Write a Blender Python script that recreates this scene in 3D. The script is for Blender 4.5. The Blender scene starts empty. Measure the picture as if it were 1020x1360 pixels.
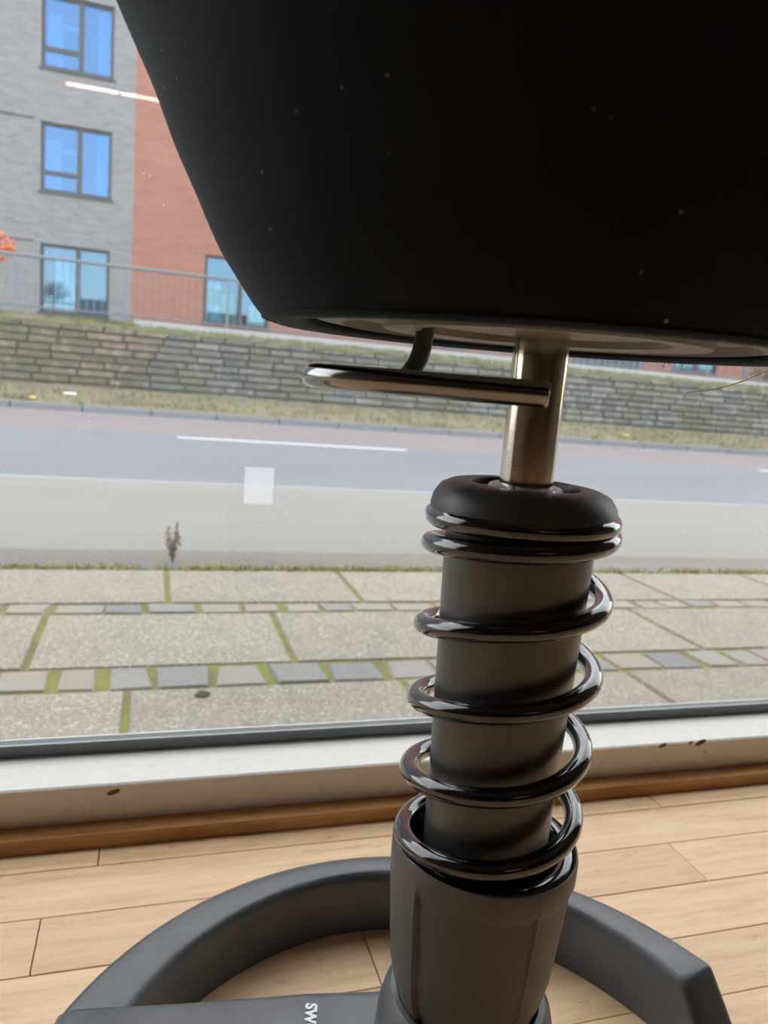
import bpy, bmesh, math, random
from mathutils import Vector, Matrix
rnd = random.Random(7)
SC = bpy.context.scene
COL = SC.collection
# ------------------------------------------------------------------ camera
F_PX, PITCH, ROLL, YAW = 1001.687, .169575, .0845235, .306885
CAM_H = .45
cd = bpy.data.cameras.new('camera'); cam = bpy.data.objects.new('camera', cd); COL.objects.link(cam)
cd.sensor_fit = 'VERTICAL'; cd.sensor_height = 36.0; cd.lens = 36.0 * F_PX / 1360.0
cd.clip_start = .01; cd.clip_end = 500
fw = Vector((math.sin(YAW) * math.cos(PITCH), math.cos(YAW) * math.cos(PITCH), -math.sin(PITCH)))
r0 = Vector((math.cos(YAW), -math.sin(YAW), 0)); u0 = r0.cross(fw)
rt = r0 * math.cos(ROLL) + u0 * math.sin(ROLL); up = -r0 * math.sin(ROLL) + u0 * math.cos(ROLL)
M = Matrix((rt, up, -fw)).transposed().to_4x4(); M.translation = (0, 0, CAM_H)
cam.matrix_world = M
cd.dof.use_dof = True; cd.dof.focus_distance = .40; cd.dof.aperture_fstop = 13
SC.camera = cam
# ------------------------------------------------------------------ sky, exposure
SC.view_settings.view_transform = 'Standard'; SC.view_settings.look = 'None'
SC.view_settings.gamma = 1.0; SC.view_settings.use_curve_mapping = False
SC.view_settings.exposure = 1.42
W = bpy.data.worlds.new('sky'); SC.world = W; W.use_nodes = True
nt = W.node_tree; nt.nodes.clear()
sky = nt.nodes.new('ShaderNodeTexSky'); sky.sky_type = 'NISHITA'; sky.sun_disc = False
sky.sun_elevation = math.radians(38); sky.sun_rotation = math.radians(200); sky.air_density = 1.2; sky.dust_density = .6
mul = nt.nodes.new('ShaderNodeMix'); mul.data_type = 'RGBA'; mul.blend_type = 'MULTIPLY'; mul.inputs[0].default_value = 1
mul.inputs[7].default_value = (.22, .22, .22, 1)
tc = nt.nodes.new('ShaderNodeTexCoord'); nz = nt.nodes.new('ShaderNodeTexNoise'); nz.inputs['Scale'].default_value = 2.2; nz.inputs['Detail'].default_value = 5
rp = nt.nodes.new('ShaderNodeMapRange'); rp.inputs[1].default_value = .3; rp.inputs[2].default_value = .75; rp.inputs[3].default_value = .28; rp.inputs[4].default_value = .72
mx = nt.nodes.new('ShaderNodeMix'); mx.data_type = 'RGBA'; mx.inputs[7].default_value = (2.35, 2.25, 2.1, 1)
bg = nt.nodes.new('ShaderNodeBackground'); bg.inputs[1].default_value = 1.0
wo = nt.nodes.new('ShaderNodeOutputWorld')
L = nt.links
L.new(sky.outputs[0], mul.inputs[6]); L.new(tc.outputs['Generated'], nz.inputs['Vector']); L.new(nz.outputs[0], rp.inputs[0])
L.new(rp.outputs[0], mx.inputs[0]); L.new(mul.outputs[2], mx.inputs[6]); L.new(mx.outputs[2], bg.inputs[0]); L.new(bg.outputs[0], wo.inputs[0])

# ------------------------------------------------------------------ material helpers
LS = 1.0
def lin(r, g, b):
    f = lambda c: (c / 255 / 12.92) if c / 255 <= .04045 else ((c / 255 + .055) / 1.055) ** 2.4
    return (f(r) * LS, f(g) * LS, f(b) * LS, 1)
class Mat:
    def __init__(s, name):
        s.m = bpy.data.materials.new(name); s.m.use_nodes = True
        s.n = s.m.node_tree.nodes; s.l = s.m.node_tree.links
        s.b = s.n['Principled BSDF']; s.out = s.n['Material Output']
    def node(s, t, **kw):
        x = s.n.new(t)
        for k, v in kw.items(): setattr(x, k, v)
        return x
    def set(s, **kw):
        for k, v in kw.items(): s.b.inputs[k.replace('_', ' ')].default_value = v
        return s
    def coord(s, kind='Object', scale=(1, 1, 1), rot=(0, 0, 0)):
        t = s.node('ShaderNodeTexCoord'); mp = s.node('ShaderNodeMapping')
        mp.inputs['Scale'].default_value = scale; mp.inputs['Rotation'].default_value = rot
        s.l.new(t.outputs[kind], mp.inputs[0]); return mp.outputs[0]
    def wcoord(s, scale=(1, 1, 1)):
        g = s.node('ShaderNodeNewGeometry'); mp = s.node('ShaderNodeMapping'); mp.inputs['Scale'].default_value = scale
        s.l.new(g.outputs['Position'], mp.inputs[0]); return mp.outputs[0]
    def noise(s, v, scale, detail=4, rough=.55):
        x = s.node('ShaderNodeTexNoise'); x.inputs['Scale'].default_value = scale; x.inputs['Detail'].default_value = detail
        x.inputs['Roughness'].default_value = rough; s.l.new(v, x.inputs['Vector']); return x.outputs[0]
    def ramp(s, v, stops):
        x = s.node('ShaderNodeValToRGB'); e = x.color_ramp.elements
        while len(e) < len(stops): e.new(.5)
        for i, (p, c) in enumerate(stops): e[i].position = p; e[i].color = c
        s.l.new(v, x.inputs[0]); return x.outputs[0]
    def mix(s, fac, a, b, mode='MIX'):
        x = s.node('ShaderNodeMix', data_type='RGBA', blend_type=mode)
        for i, v in ((0, fac), (6, a), (7, b)):
            if isinstance(v, (int, float, tuple)): x.inputs[i].default_value = v
            else: s.l.new(v, x.inputs[i])
        return x.outputs[2]
    def rng(s, v, a, b, c=0., d=1.):
        x = s.node('ShaderNodeMapRange')
        for i, k in enumerate((a, b, c, d)): x.inputs[i + 1].default_value = k
        s.l.new(v, x.inputs[0]); return x.outputs[0]
    def color(s, v): s.l.new(v, s.b.inputs['Base Color']); return s
    def rough(s, v): s.l.new(v, s.b.inputs['Roughness']); return s
    def bump(s, h, strength=.3, dist=.002):
        x = s.node('ShaderNodeBump'); x.inputs['Strength'].default_value = strength; x.inputs['Distance'].default_value = dist
        s.l.new(h, x.inputs['Height']); s.l.new(x.outputs[0], s.b.inputs['Normal']); return s
    def orand(s):
        return s.node('ShaderNodeObjectInfo').outputs['Random']
def plain(name, col, rough=.6, metal=0., spec=.5):
    return Mat(name).set(Base_Color=col, Roughness=rough, Metallic=metal, Specular_IOR_Level=spec).m

BLACK, WHITE = (0, 0, 0, 1), (1, 1, 1, 1)
MT = {}
def wood_mat(name, base, dark, light):
    m = Mat(name)
    o = m.orand(); c = m.wcoord((1, 1, 1))
    off = m.node('ShaderNodeVectorMath', operation='ADD'); m.l.new(c, off.inputs[0])
    cmb = m.node('ShaderNodeCombineXYZ'); mm = m.node('ShaderNodeMath', operation='MULTIPLY'); mm.inputs[1].default_value = 37.; m.l.new(o, mm.inputs[0])
    m.l.new(mm.outputs[0], cmb.inputs[0]); m.l.new(mm.outputs[0], cmb.inputs[2]); m.l.new(cmb.outputs[0], off.inputs[1])
    st = m.node('ShaderNodeMapping'); st.inputs['Scale'].default_value = (3.2, 34, 12); m.l.new(off.outputs[0], st.inputs[0])
    g = m.noise(st.outputs[0], 2.6, 6, .65)
    col = m.ramp(g, [(.28, dark), (.5, base), (.72, light)])
    st2 = m.node('ShaderNodeMapping'); st2.inputs['Scale'].default_value = (60, 420, 50); m.l.new(off.outputs[0], st2.inputs[0])
    f = m.noise(st2.outputs[0], 1.4, 3)
    col = m.mix(m.rng(f, .52, .72, 0, .22), col, dark)
    tint = m.rng(o, 0, 1, .93, 1.06)
    hs = m.node('ShaderNodeHueSaturation'); m.l.new(col, hs.inputs['Color']); m.l.new(tint, hs.inputs['Value'])
    st3 = m.node('ShaderNodeMapping'); st3.inputs['Scale'].default_value = (7, 19, 7); m.l.new(c, st3.inputs[0])
    sp = m.noise(st3.outputs[0], 3.4, 5, .7)
    col = m.mix(m.rng(sp, .61, .74, 0, .5), hs.outputs[0], lin(120, 92, 66))
    m.color(col).rough(m.rng(g, .2, .8, .36, .52)); m.set(Specular_IOR_Level=.45); m.bump(g, .12, .0008)
    return m.m
MT['plank'] = wood_mat('beech_plank', lin(234, 197, 154), lin(212, 172, 129), lin(242, 213, 175))
MT['strip'] = wood_mat('stained_strip', lin(190, 138, 84), lin(154, 104, 58), lin(206, 158, 106))
MT['gap'] = plain('joint_dark', lin(150, 110, 78), .9)

m = Mat('painted_sill'); c = m.wcoord()
n1 = m.noise(m.wcoord((18, 60, 18)), 3, 6, .7); n2 = m.noise(c, 95, 4, .7)
cc = m.mix(m.rng(n1, .57, .74, 0, .55), lin(240, 238, 232), lin(196, 192, 184))
cc = m.mix(m.rng(n2, .72, .78, 0, .5), cc, lin(160, 150, 134))
m.color(cc).set(Roughness=.42); m.bump(n1, .15, .001); MT['sill'] = m.m
MT['chip'] = plain('bare_wood_chip', lin(118, 82, 50), .8)
MT['gasket'] = plain('grey_spacer', lin(96, 104, 104), .45, .3)
MT['alu'] = plain('aluminium', lin(190, 195, 196), .35, .8)
MT['wallpaint'] = plain('wall_paint', lin(120, 110, 98), .85)
MT['ceil'] = plain('ceiling_paint', lin(150, 142, 130), .9)
MT['facade'] = plain('facade_render', lin(170, 168, 162), .9)

m = Mat('window_glass'); m.n.remove(m.b)
tr = m.node('ShaderNodeBsdfTransparent'); tr.inputs[0].default_value = (.985, .992, .99, 1)
gl = m.node('ShaderNodeBsdfGlossy'); gl.inputs['Roughness'].default_value = .0
fr = m.node('ShaderNodeFresnel'); fr.inputs[0].default_value = 1.5
# the slab does not bend light, so only the outer face of each pane mirrors (no total reflection inside)
ge = m.node('ShaderNodeNewGeometry'); inv = m.node('ShaderNodeMath', operation='SUBTRACT'); inv.inputs[0].default_value = 1.; m.l.new(ge.outputs['Backfacing'], inv.inputs[1])
fm = m.node('ShaderNodeMath', operation='MULTIPLY'); m.l.new(fr.outputs[0], fm.inputs[0]); m.l.new(inv.outputs[0], fm.inputs[1])
ms = m.node('ShaderNodeMixShader'); m.l.new(fm.outputs[0], ms.inputs[0]); m.l.new(tr.outputs[0], ms.inputs[1]); m.l.new(gl.outputs[0], ms.inputs[2])
df = m.node('ShaderNodeBsdfTranslucent'); df.inputs[0].default_value = (.9, .9, .9, 1)
dn = m.noise(m.wcoord((1, 1, 1)), 2.2, 4); ds = m.noise(m.wcoord((1, 1, 1)), 240, 1)
spk = m.rng(ds, .81, .83, 0, .5)
dirt = m.rng(dn, .3, .7, .003, .014)
ad = m.node('ShaderNodeMath', operation='ADD'); m.l.new(spk, ad.inputs[0]); m.l.new(dirt, ad.inputs[1])
m2 = m.node('ShaderNodeMixShader'); m.l.new(ad.outputs[0], m2.inputs[0]); m.l.new(ms.outputs[0], m2.inputs[1]); m.l.new(df.outputs[0], m2.inputs[2])
m.l.new(m2.outputs[0], m.out.inputs[0]); MT['glass'] = m.m

m = Mat('pale_patch'); m.n.remove(m.b)
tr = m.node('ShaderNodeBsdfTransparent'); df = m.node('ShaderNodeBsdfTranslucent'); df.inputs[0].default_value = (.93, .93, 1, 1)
ms = m.node('ShaderNodeMixShader'); ms.inputs[0].default_value = .3; m.l.new(tr.outputs[0], ms.inputs[1]); m.l.new(df.outputs[0], ms.inputs[2]); m.l.new(ms.outputs[0], m.out.inputs[0]); MT['patch'] = m.m

# stool
m = Mat('black_upholstery'); c = m.coord('Object'); w = m.noise(c, 900, 2); d = m.noise(c, 260, 2, .4); b = m.noise(c, 14, 4)
cc = m.mix(m.rng(b, .35, .7), lin(3, 4, 8), lin(6, 8, 12)); cc = m.mix(m.rng(d, .755, .79), cc, lin(140, 140, 135))
m.color(cc).set(Roughness=.85, Specular_IOR_Level=.2, Sheen_Weight=.22, Sheen_Roughness=.35, Sheen_Tint=lin(140, 165, 178)); m.bump(w, .25, .0006); MT['fabric'] = m.m
m = Mat('grey_shell_plastic'); c = m.coord('Object'); m.color(m.mix(m.noise(c, 60, 3), lin(112, 107, 97), lin(130, 124, 113))).set(Roughness=.6); MT['shell'] = m.m
m = Mat('brushed_steel'); c = m.coord('Object', (1, 1, 90)); n = m.noise(c, 22, 4)
m.color(m.mix(n, lin(196, 186, 172), lin(222, 214, 202))).set(Metallic=1., Roughness=.2); m.rough(m.rng(n, .3, .7, .1, .18)); MT['steel'] = m.m
m = Mat('dark_chrome'); c = m.coord('Object'); m.set(Base_Color=lin(140, 138, 136), Metallic=1., Roughness=.14); MT['chrome'] = m.m
m = Mat('black_gloss_enamel'); c = m.coord('Object'); n = m.noise(c, 40, 4)
m.set(Base_Color=lin(7, 7, 10), Specular_IOR_Level=.6, Coat_Weight=.8, Coat_Roughness=.03); m.rough(m.rng(n, .3, .7, .06, .12)); MT['enamel'] = m.m
m = Mat('satin_black_sleeve'); c = m.coord('Object', (1, 1, .15)); n = m.noise(c, 60, 5)
m.color(m.mix(n, lin(74, 72, 69), lin(88, 86, 81))).set(Metallic=.45, Roughness=.3, Specular_IOR_Level=.6); MT['sleeve'] = m.m
def plastic(name, a, b_, rough, bump=.15):
    m = Mat(name); c = m.coord('Object'); n = m.noise(c, 1200, 2); n2 = m.noise(c, 30, 5)
    m.color(m.mix(m.rng(n2, .35, .7), a, b_)).set(Roughness=rough, Specular_IOR_Level=.5); m.bump(n, bump, .0004); return m.m
MT['rubber'] = plastic('black_rubber', lin(46, 47, 47), lin(58, 58, 56), .42)
MT['plastic'] = plastic('charcoal_plastic', lin(80, 78, 74), lin(92, 89, 84), .48)
MT['base'] = plastic('slate_grey_base', lin(76, 80, 85), lin(90, 94, 98), .31)
MT['zinc'] = plain('zinc_tube', lin(178, 176, 170), .35, .7)
m = Mat('foil_ring'); c = m.coord('Object'); n = m.noise(c, 500, 3); m.set(Base_Color=lin(190, 188, 186), Metallic=1., Roughness=.25); m.bump(n, 1., .003); MT['foil'] = m.m
MT['print'] = plain('white_print', lin(238, 240, 242), .5)
MT['hair'] = plain('pale_hair', lin(250, 240, 215), .4)

# outside
LS = .60          # outdoor colours all darkened to balance their brightness against the room
m = Mat('concrete_slab'); c = m.wcoord(); o = m.orand()
n1 = m.noise(c, 9, 5, .6); n2 = m.noise(c, 190, 3, .6); n3 = m.noise(c, 110, 1, .4)
cc = m.mix(m.rng(n1, .3, .7), lin(156, 147, 130), lin(176, 167, 148))
cc = m.mix(m.rng(n2, .53, .62, 0, .75), cc, lin(204, 194, 174)); cc = m.mix(m.rng(n2, .46, .36, 0, .75), cc, lin(108, 104, 98))
cc = m.mix(m.rng(n3, .62, .68, 0, .85), cc, lin(222, 214, 202))
hs = m.node('ShaderNodeHueSaturation'); m.l.new(cc, hs.inputs['Color']); m.l.new(m.rng(o, 0, 1, .93, 1.07), hs.inputs['Value'])
m.color(hs.outputs[0]).set(Roughness=.85); m.bump(n2, .4, .003); MT['slab'] = m.m
m = Mat('granite_sett'); c = m.wcoord(); o = m.orand(); n2 = m.noise(c, 120, 3); n1 = m.noise(c, 25, 4)
cc = m.ramp(o, [(.0, lin(134, 134, 132)), (.3, lin(158, 154, 144)), (.5, lin(172, 154, 140)), (.68, lin(118, 122, 126)), (.8, lin(172, 164, 146)), (1., lin(162, 150, 136))])
cc = m.mix(m.rng(n2, .4, .7, 0, .4), cc, lin(196, 192, 186)); m.color(cc).set(Roughness=.7); m.bump(n1, .5, .006); MT['sett'] = m.m
m = Mat('mossy_joint'); c = m.wcoord(); n = m.noise(c, 7, 5); n2 = m.noise(c, 160, 2)
cc = m.mix(m.rng(n, .38, .6), lin(122, 110, 80), lin(146, 150, 56)); cc = m.mix(m.rng(n2, .5, .7), cc, lin(176, 178, 88)); m.color(cc).set(Roughness=1.); m.bump(n2, .8, .006); MT['moss'] = m.m
def asphalt(name, a, b_, spec):
    m = Mat(name); c = m.wcoord((.35, 1.6, 1)); n = m.noise(c, 1.1, 5); n2 = m.noise(m.wcoord(), 70, 3)
    cc = m.mix(m.rng(n, .3, .7), a, b_); cc = m.mix(m.rng(n2, .42, .68, 0, .6), cc, spec); m.color(cc).set(Roughness=.8); m.bump(n2, .3, .003); return m.m
MT['asph_light'] = asphalt('worn_pale_asphalt', lin(138, 136, 130), lin(152, 149, 142), lin(178, 175, 168))
MT['asph'] = asphalt('grey_asphalt', lin(118, 122, 129), lin(132, 135, 141), lin(150, 152, 157))
MT['asph_red'] = asphalt('reddish_asphalt', lin(136, 127, 129), lin(146, 136, 137), lin(158, 150, 150))
MT['dirt'] = asphalt('gutter_grit', lin(110, 104, 96), lin(138, 130, 120), lin(170, 165, 158))
MT['paint'] = plain('road_paint', lin(225, 226, 226), .7)
MT['granite'] = asphalt('kerb_granite', lin(104, 108, 116), lin(124, 127, 134), lin(150, 151, 156))
m = Mat('dry_verge'); c = m.wcoord(); n = m.noise(c, 1.8, 6); n2 = m.noise(c, 30, 3)
cc = m.ramp(n, [(.3, lin(108, 100, 82)), (.52, lin(138, 127, 103)), (.66, lin(122, 120, 80)), (.8, lin(100, 112, 56))]); cc = m.mix(m.rng(n2, .4, .7, 0, .4), cc, lin(152, 144, 124)); m.color(cc).set(Roughness=1.); MT['verge'] = m.m
def stone(name, stops):
    m = Mat(name); o = m.orand(); c = m.wcoord(); n = m.noise(c, 6, 5); n2 = m.noise(c, 1.0, 4)
    cc = m.ramp(o, stops); cc = m.mix(m.rng(n, .52, .7, 0, .75), cc, lin(158, 158, 154)); cc = m.mix(m.rng(n2, .44, .62, 0, .6), cc, lin(100, 100, 72)); m.color(cc).set(Roughness=.9); m.bump(n, .6, .03); return m.m
MT['stone'] = stone('grey_wall_stone', [(0, lin(88, 92, 95)), (.35, lin(116, 117, 115)), (.6, lin(98, 101, 103)), (.85, lin(136, 136, 132)), (1, lin(120, 114, 104))])
MT['stone_old'] = stone('brown_wall_stone', [(0, lin(94, 90, 74)), (.35, lin(122, 108, 94)), (.65, lin(90, 92, 70)), (1, lin(134, 118, 104))])
MT['mortar'] = plain('dark_mortar', lin(96, 94, 86), .95)
m = Mat('grass_blade'); o = m.wcoord(); n = m.noise(o, 3, 3); m.color(m.ramp(n, [(.35, lin(82, 96, 40)), (.5, lin(116, 118, 62)), (.65, lin(142, 134, 92))])).set(Roughness=.8); MT['grass'] = m.m
m = Mat('moss_top'); c = m.wcoord(); n = m.noise(c, 3, 5); m.color(m.mix(m.rng(n, .35, .65), lin(100, 106, 62), lin(126, 122, 100))).set(Roughness=1.); m.bump(n, 1., .05); MT['mosstop'] = m.m
MT['straw'] = plain('straw_moss', lin(196, 188, 112), .9)
MT['coping'] = plain('pale_concrete', lin(168, 174, 176), .85)
MT['rail'] = plain('galvanised_rail', lin(120, 128, 140), .5, .4)
def brick(name, a, b_, mort):
    m = Mat(name); t = m.wcoord(); sw = m.node('ShaderNodeSeparateXYZ'); m.l.new(t, sw.inputs[0]); cb = m.node('ShaderNodeCombineXYZ')
    m.l.new(sw.outputs[0], cb.inputs[0]); m.l.new(sw.outputs[2], cb.inputs[1])
    bt = m.node('ShaderNodeTexBrick'); m.l.new(cb.outputs[0], bt.inputs['Vector']); bt.inputs['Color1'].default_value = a; bt.inputs['Color2'].default_value = b_; bt.inputs['Mortar'].default_value = mort
    bt.inputs['Scale'].default_value = 1.; bt.inputs['Brick Width'].default_value = .24; bt.inputs['Row Height'].default_value = .067; bt.inputs['Mortar Size'].default_value = .008
    n = m.noise(m.wcoord((.6, .6, 1.6)), 1.3, 5); n2 = m.noise(m.wcoord((3, 3, 14)), 1., 3)
    cc = m.mix(m.rng(n, .35, .7, 0, .35), bt.outputs[0], mort); cc = m.mix(m.rng(n2, .5, .75, 0, .4), cc, b_); m.color(cc).set(Roughness=.9); m.bump(bt.outputs['Fac'], -.3, .01); return m.m
MT['brick_grey'] = brick('grey_brick', lin(110, 113, 120), lin(132, 134, 140), lin(140, 142, 148))
MT['brick_red'] = brick('red_brick', lin(140, 88, 76), lin(158, 102, 87), lin(156, 120, 108))
LS = 1.0
MT['wframe'] = plain('anthracite_frame', lin(24, 31, 42), .5)
def pane_mat(name, fac, tint, refl):
    m = Mat(name); m.n.remove(m.b)
    tr = m.node('ShaderNodeBsdfTransparent'); tr.inputs[0].default_value = tint; gl = m.node('ShaderNodeBsdfGlossy'); gl.inputs['Roughness'].default_value = .02; gl.inputs[0].default_value = refl
    ms = m.node('ShaderNodeMixShader'); ms.inputs[0].default_value = fac; m.l.new(tr.outputs[0], ms.inputs[1]); m.l.new(gl.outputs[0], ms.inputs[2]); m.l.new(ms.outputs[0], m.out.inputs[0]); return m.m
MT['pane'] = pane_mat('sky_reflecting_pane', .13, lin(150, 192, 225), lin(150, 196, 242))  # blue of the mirrored sky is tinted into the pane colours
MT['pane_low'] = pane_mat('clear_lower_pane', .10, lin(190, 215, 225), lin(160, 198, 236))
MT['curtain'] = plain('white_curtain', lin(235, 238, 240), .9)
MT['inside'] = plain('room_inside', lin(120, 140, 165), .9)
MT['inside_pale'] = plain('room_inside_pale', lin(190, 200, 200), .9)
for k, c in {'red_item': (196, 60, 66), 'yellow_item': (212, 190, 110), 'green_item': (150, 190, 150), 'white_item': (226, 226, 220)}.items(): MT[k] = plain(k, lin(*c), .8)
MT['slat'] = plain('dark_slat', lin(62, 72, 84), .6)
MT['orange'] = plain('orange_leaf', lin(206, 104, 44), .7)
MT['leaf'] = plain('green_leaf', lin(92, 112, 70), .7)
MT['brownleaf'] = plain('brown_leaf', lin(132, 112, 92), .8)
MT['bark'] = plain('bark', lin(88, 72, 60), .9)
MT['greensign'] = plain('green_plastic', lin(40, 170, 96), .5)
MT['litter'] = plain('white_paper', lin(228, 228, 232), .7)
MT['dropping'] = plain('dark_crust', lin(74, 64, 46), .95)

# ------------------------------------------------------------------ mesh helpers
def link(name, me, mat=None, parent=None, smooth=False):
    if mat is not None: me.materials.clear(); me.materials.append(MT[mat] if isinstance(mat, str) else mat)
    o = bpy.data.objects.new(name, me); COL.objects.link(o)
    if parent is not None: o.parent = parent
    if smooth:
        for p in me.polygons: p.use_smooth = True
    return o
def finish(bm, name, mat, parent=None, smooth=False, loc=None):
    bmesh.ops.recalc_face_normals(bm, faces=bm.faces)
    me = bpy.data.meshes.new(name); bm.to_mesh(me); bm.free()
    o = link(name, me, mat, parent, smooth)
    if loc: o.location = loc
    return o
def sharp(o, ang=35):
    me = o.data; bm = bmesh.new(); bm.from_mesh(me)
    for e in bm.edges:
        if len(e.link_faces) == 2 and e.calc_face_angle(0) > math.radians(ang): e.smooth = False
    for f in bm.faces: f.smooth = True
    bm.to_mesh(me); bm.free(); return o
def addbox(bm, a, b, bev=0.):
    x0, y0, z0 = a; x1, y1, z1 = b
    v = [bm.verts.new(p) for p in ((x0, y0, z0), (x1, y0, z0), (x1, y1, z0), (x0, y1, z0), (x0, y0, z1), (x1, y0, z1), (x1, y1, z1), (x0, y1, z1))]
    fs = [bm.faces.new([v[i] for i in q]) for q in ((0, 3, 2, 1), (4, 5, 6, 7), (0, 1, 5, 4), (1, 2, 6, 5), (2, 3, 7, 6), (3, 0, 4, 7))]
    if bev:
        es = {e for f in fs for e in f.edges}
        bmesh.ops.bevel(bm, geom=list(es), offset=bev, segments=2, affect='EDGES', profile=.5)
def box(name, a, b, mat, parent=None, bev=0.):
    bm = bmesh.new(); addbox(bm, a, b, bev); return finish(bm, name, mat, parent)
def addlathe(bm, prof, n=96, c=(0, 0), rf=None):
    rings = []
    for r, z in prof:
        if r <= 1e-6: rings.append([bm.verts.new((c[0], c[1], z))]); continue
        ring = []
        for i in range(n):
            t = 2 * math.pi * i / n; rr = rf(r, z, t) if rf else r
            ring.append(bm.verts.new((c[0] + rr * math.cos(t), c[1] + rr * math.sin(t), z)))
        rings.append(ring)
    for a, b in zip(rings, rings[1:]):
        if len(a) == 1 and len(b) == 1: continue
        for i in range(n):
            j = (i + 1) % n
            if len(a) == 1: bm.faces.new((a[0], b[i], b[j]))
            elif len(b) == 1: bm.faces.new((a[i], a[j], b[0]))
            else: bm.faces.new((a[i], a[j], b[j], b[i]))
def lathe(name, prof, mat, parent=None, n=96, c=(0, 0), rf=None, loc=None, ang=35):
    bm = bmesh.new(); addlathe(bm, prof, n, c, rf); return sharp(finish(bm, name, mat, parent, True, loc), ang)
def addtube(bm, pts, r, n=14, caps=True):
    pts = [Vector(p) for p in pts]; rs = r if isinstance(r, (list, tuple)) else [r] * len(pts)
    prev = None; rings = []
    for i, p in enumerate(pts):
        t = (pts[min(i + 1, len(pts) - 1)] - pts[max(i - 1, 0)]).normalized()
        if prev is None:
            a = Vector((0, 0, 1)) if abs(t.z) < .9 else Vector((1, 0, 0)); u = (a - t * a.dot(t)).normalized()
        else: u = (prev - t * prev.dot(t)).normalized()
        prev = u; v = t.cross(u)
        rings.append([bm.verts.new(p + (u * math.cos(2 * math.pi * k / n) + v * math.sin(2 * math.pi * k / n)) * rs[i]) for k in range(n)])
    for a, b in zip(rings, rings[1:]):
        for k in range(n): bm.faces.new((a[k], a[(k + 1) % n], b[(k + 1) % n], b[k]))
    if caps: bm.faces.new(rings[0]); bm.faces.new(rings[-1])
def tube(name, pts, r, mat, parent=None, n=14):
    bm = bmesh.new(); addtube(bm, pts, r, n); return sharp(finish(bm, name, mat, parent, True), 50)
def catmull(pts, k=10):
    P = [Vector(p) for p in pts]; out = []
    for i in range(len(P) - 1):
        p0 = P[max(i - 1, 0)]; p1 = P[i]; p2 = P[i + 1]; p3 = P[min(i + 2, len(P) - 1)]
        for j in range(k):
            t = j / k
            out.append(.5 * ((2 * p1) + (p2 - p0) * t + (2 * p0 - 5 * p1 + 4 * p2 - p3) * t * t + (3 * p1 - p0 - 3 * p2 + p3) * t ** 3))
    out.append(P[-1]); return out
def empty(name, loc): 
    o = bpy.data.objects.new(name, None); COL.objects.link(o); o.location = loc; o.empty_display_size = .1; return o
def tag(o, label, cat, group=None, kind=None):
    o['label'] = label; o['category'] = cat
    if group: o['group'] = group
    if kind: o['kind'] = kind
    return o
def struct(o): o['kind'] = 'structure'; return o
def adopt(parent):   # children built in world coordinates: undo the parent's offset
    bpy.context.view_layer.update()
    for ch in parent.children: ch.matrix_parent_inverse = parent.matrix_world.inverted()

# ------------------------------------------------------------------ the room
GY = -.35           # pavement level
RX0, RX1, RY0, RY1, RZ = -3.2, 4.2, -6.6, .765, 2.85
SILL_Y, SILL_Z = .706, .050
floor = struct(box('floor', (RX0, RY0, -.12), (RX1, SILL_Y, -.004), 'gap'))
PW, PL = .0614, .604
def plank_mesh(l, w, name='plank'):
    bm = bmesh.new(); addbox(bm, (0, 0, -.006), (l, w, 0), .0007); bmesh.ops.recalc_face_normals(bm, faces=bm.faces)
    me = bpy.data.meshes.new(name); bm.to_mesh(me); bm.free(); me.materials.append(MT['plank']); return me
full = plank_mesh(PL - .0009, PW - .0008)
offs = {0: -.0345, 1: .25, 2: -.0735, 3: .18, 4: .36, 5: .36 - .30}   # butt joints seen in the rows
count = 0; rest = bmesh.new(); row = 0; yt = .655 + PW
cells = []
while yt > RY0 + PW:
    y0 = yt - PW; off = offs.get(row, rnd.uniform(0, PL)) % PL
    x = RX0 + (off - RX0) % PL - PL
    while x < RX1:
        a = max(x, RX0) + .0004; b = min(x + PL, RX1) - .0005
        if b - a > .03: cells.append((a, b, y0 + .0004))
        x += PL
    yt = y0; row += 1
def dist(cl): 
    cx, cy = (cl[0] + cl[1]) / 2, cl[2]
    return math.hypot(cx - .35, (cy - .35) * .8)
cells.sort(key=dist)
for a, b, y in cells[:260]:
    me = full if abs((b - a) - (PL - .0009)) < 1e-4 else plank_mesh(b - a, PW - .0008)
    o = link('plank', me, None, floor); o.location = (a, y, rnd.uniform(-.0002, .0002))
for a, b, y in cells[260:]: addbox(rest, (a, y, -.006), (b, y + PW - .0008, 0))
o = finish(rest, 'far_planks', 'plank', floor); o['kind'] = 'stuff'

bm = bmesh.new()
prof = [(.681, 0), (.681, .0098), (.6835, .0128), (.7065, .0128), (.7065, 0)]
def prism(name, prof, x0, x1, mat, parent=None):
    bm = bmesh.new(); A = [bm.verts.new((x0, y, z)) for y, z in prof]; B = [bm.verts.new((x1, y, z)) for y, z in prof]
    n = len(prof)
    for i in range(n): bm.faces.new((A[i], A[(i + 1) % n], B[(i + 1) % n], B[i]))
    bm.faces.new(A); bm.faces.new(B); return finish(bm, name, mat, parent)
bm.free()
struct(prism('baseboard_front', prof, RX0, RX1, 'strip'))
sill = struct(prism('trim_1', [(SILL_Y, -.004), (SILL_Y, .0485), (SILL_Y + .0022, SILL_Z), (.7648, SILL_Z), (.7648, -.004)], RX0, RX1, 'sill'))
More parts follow.
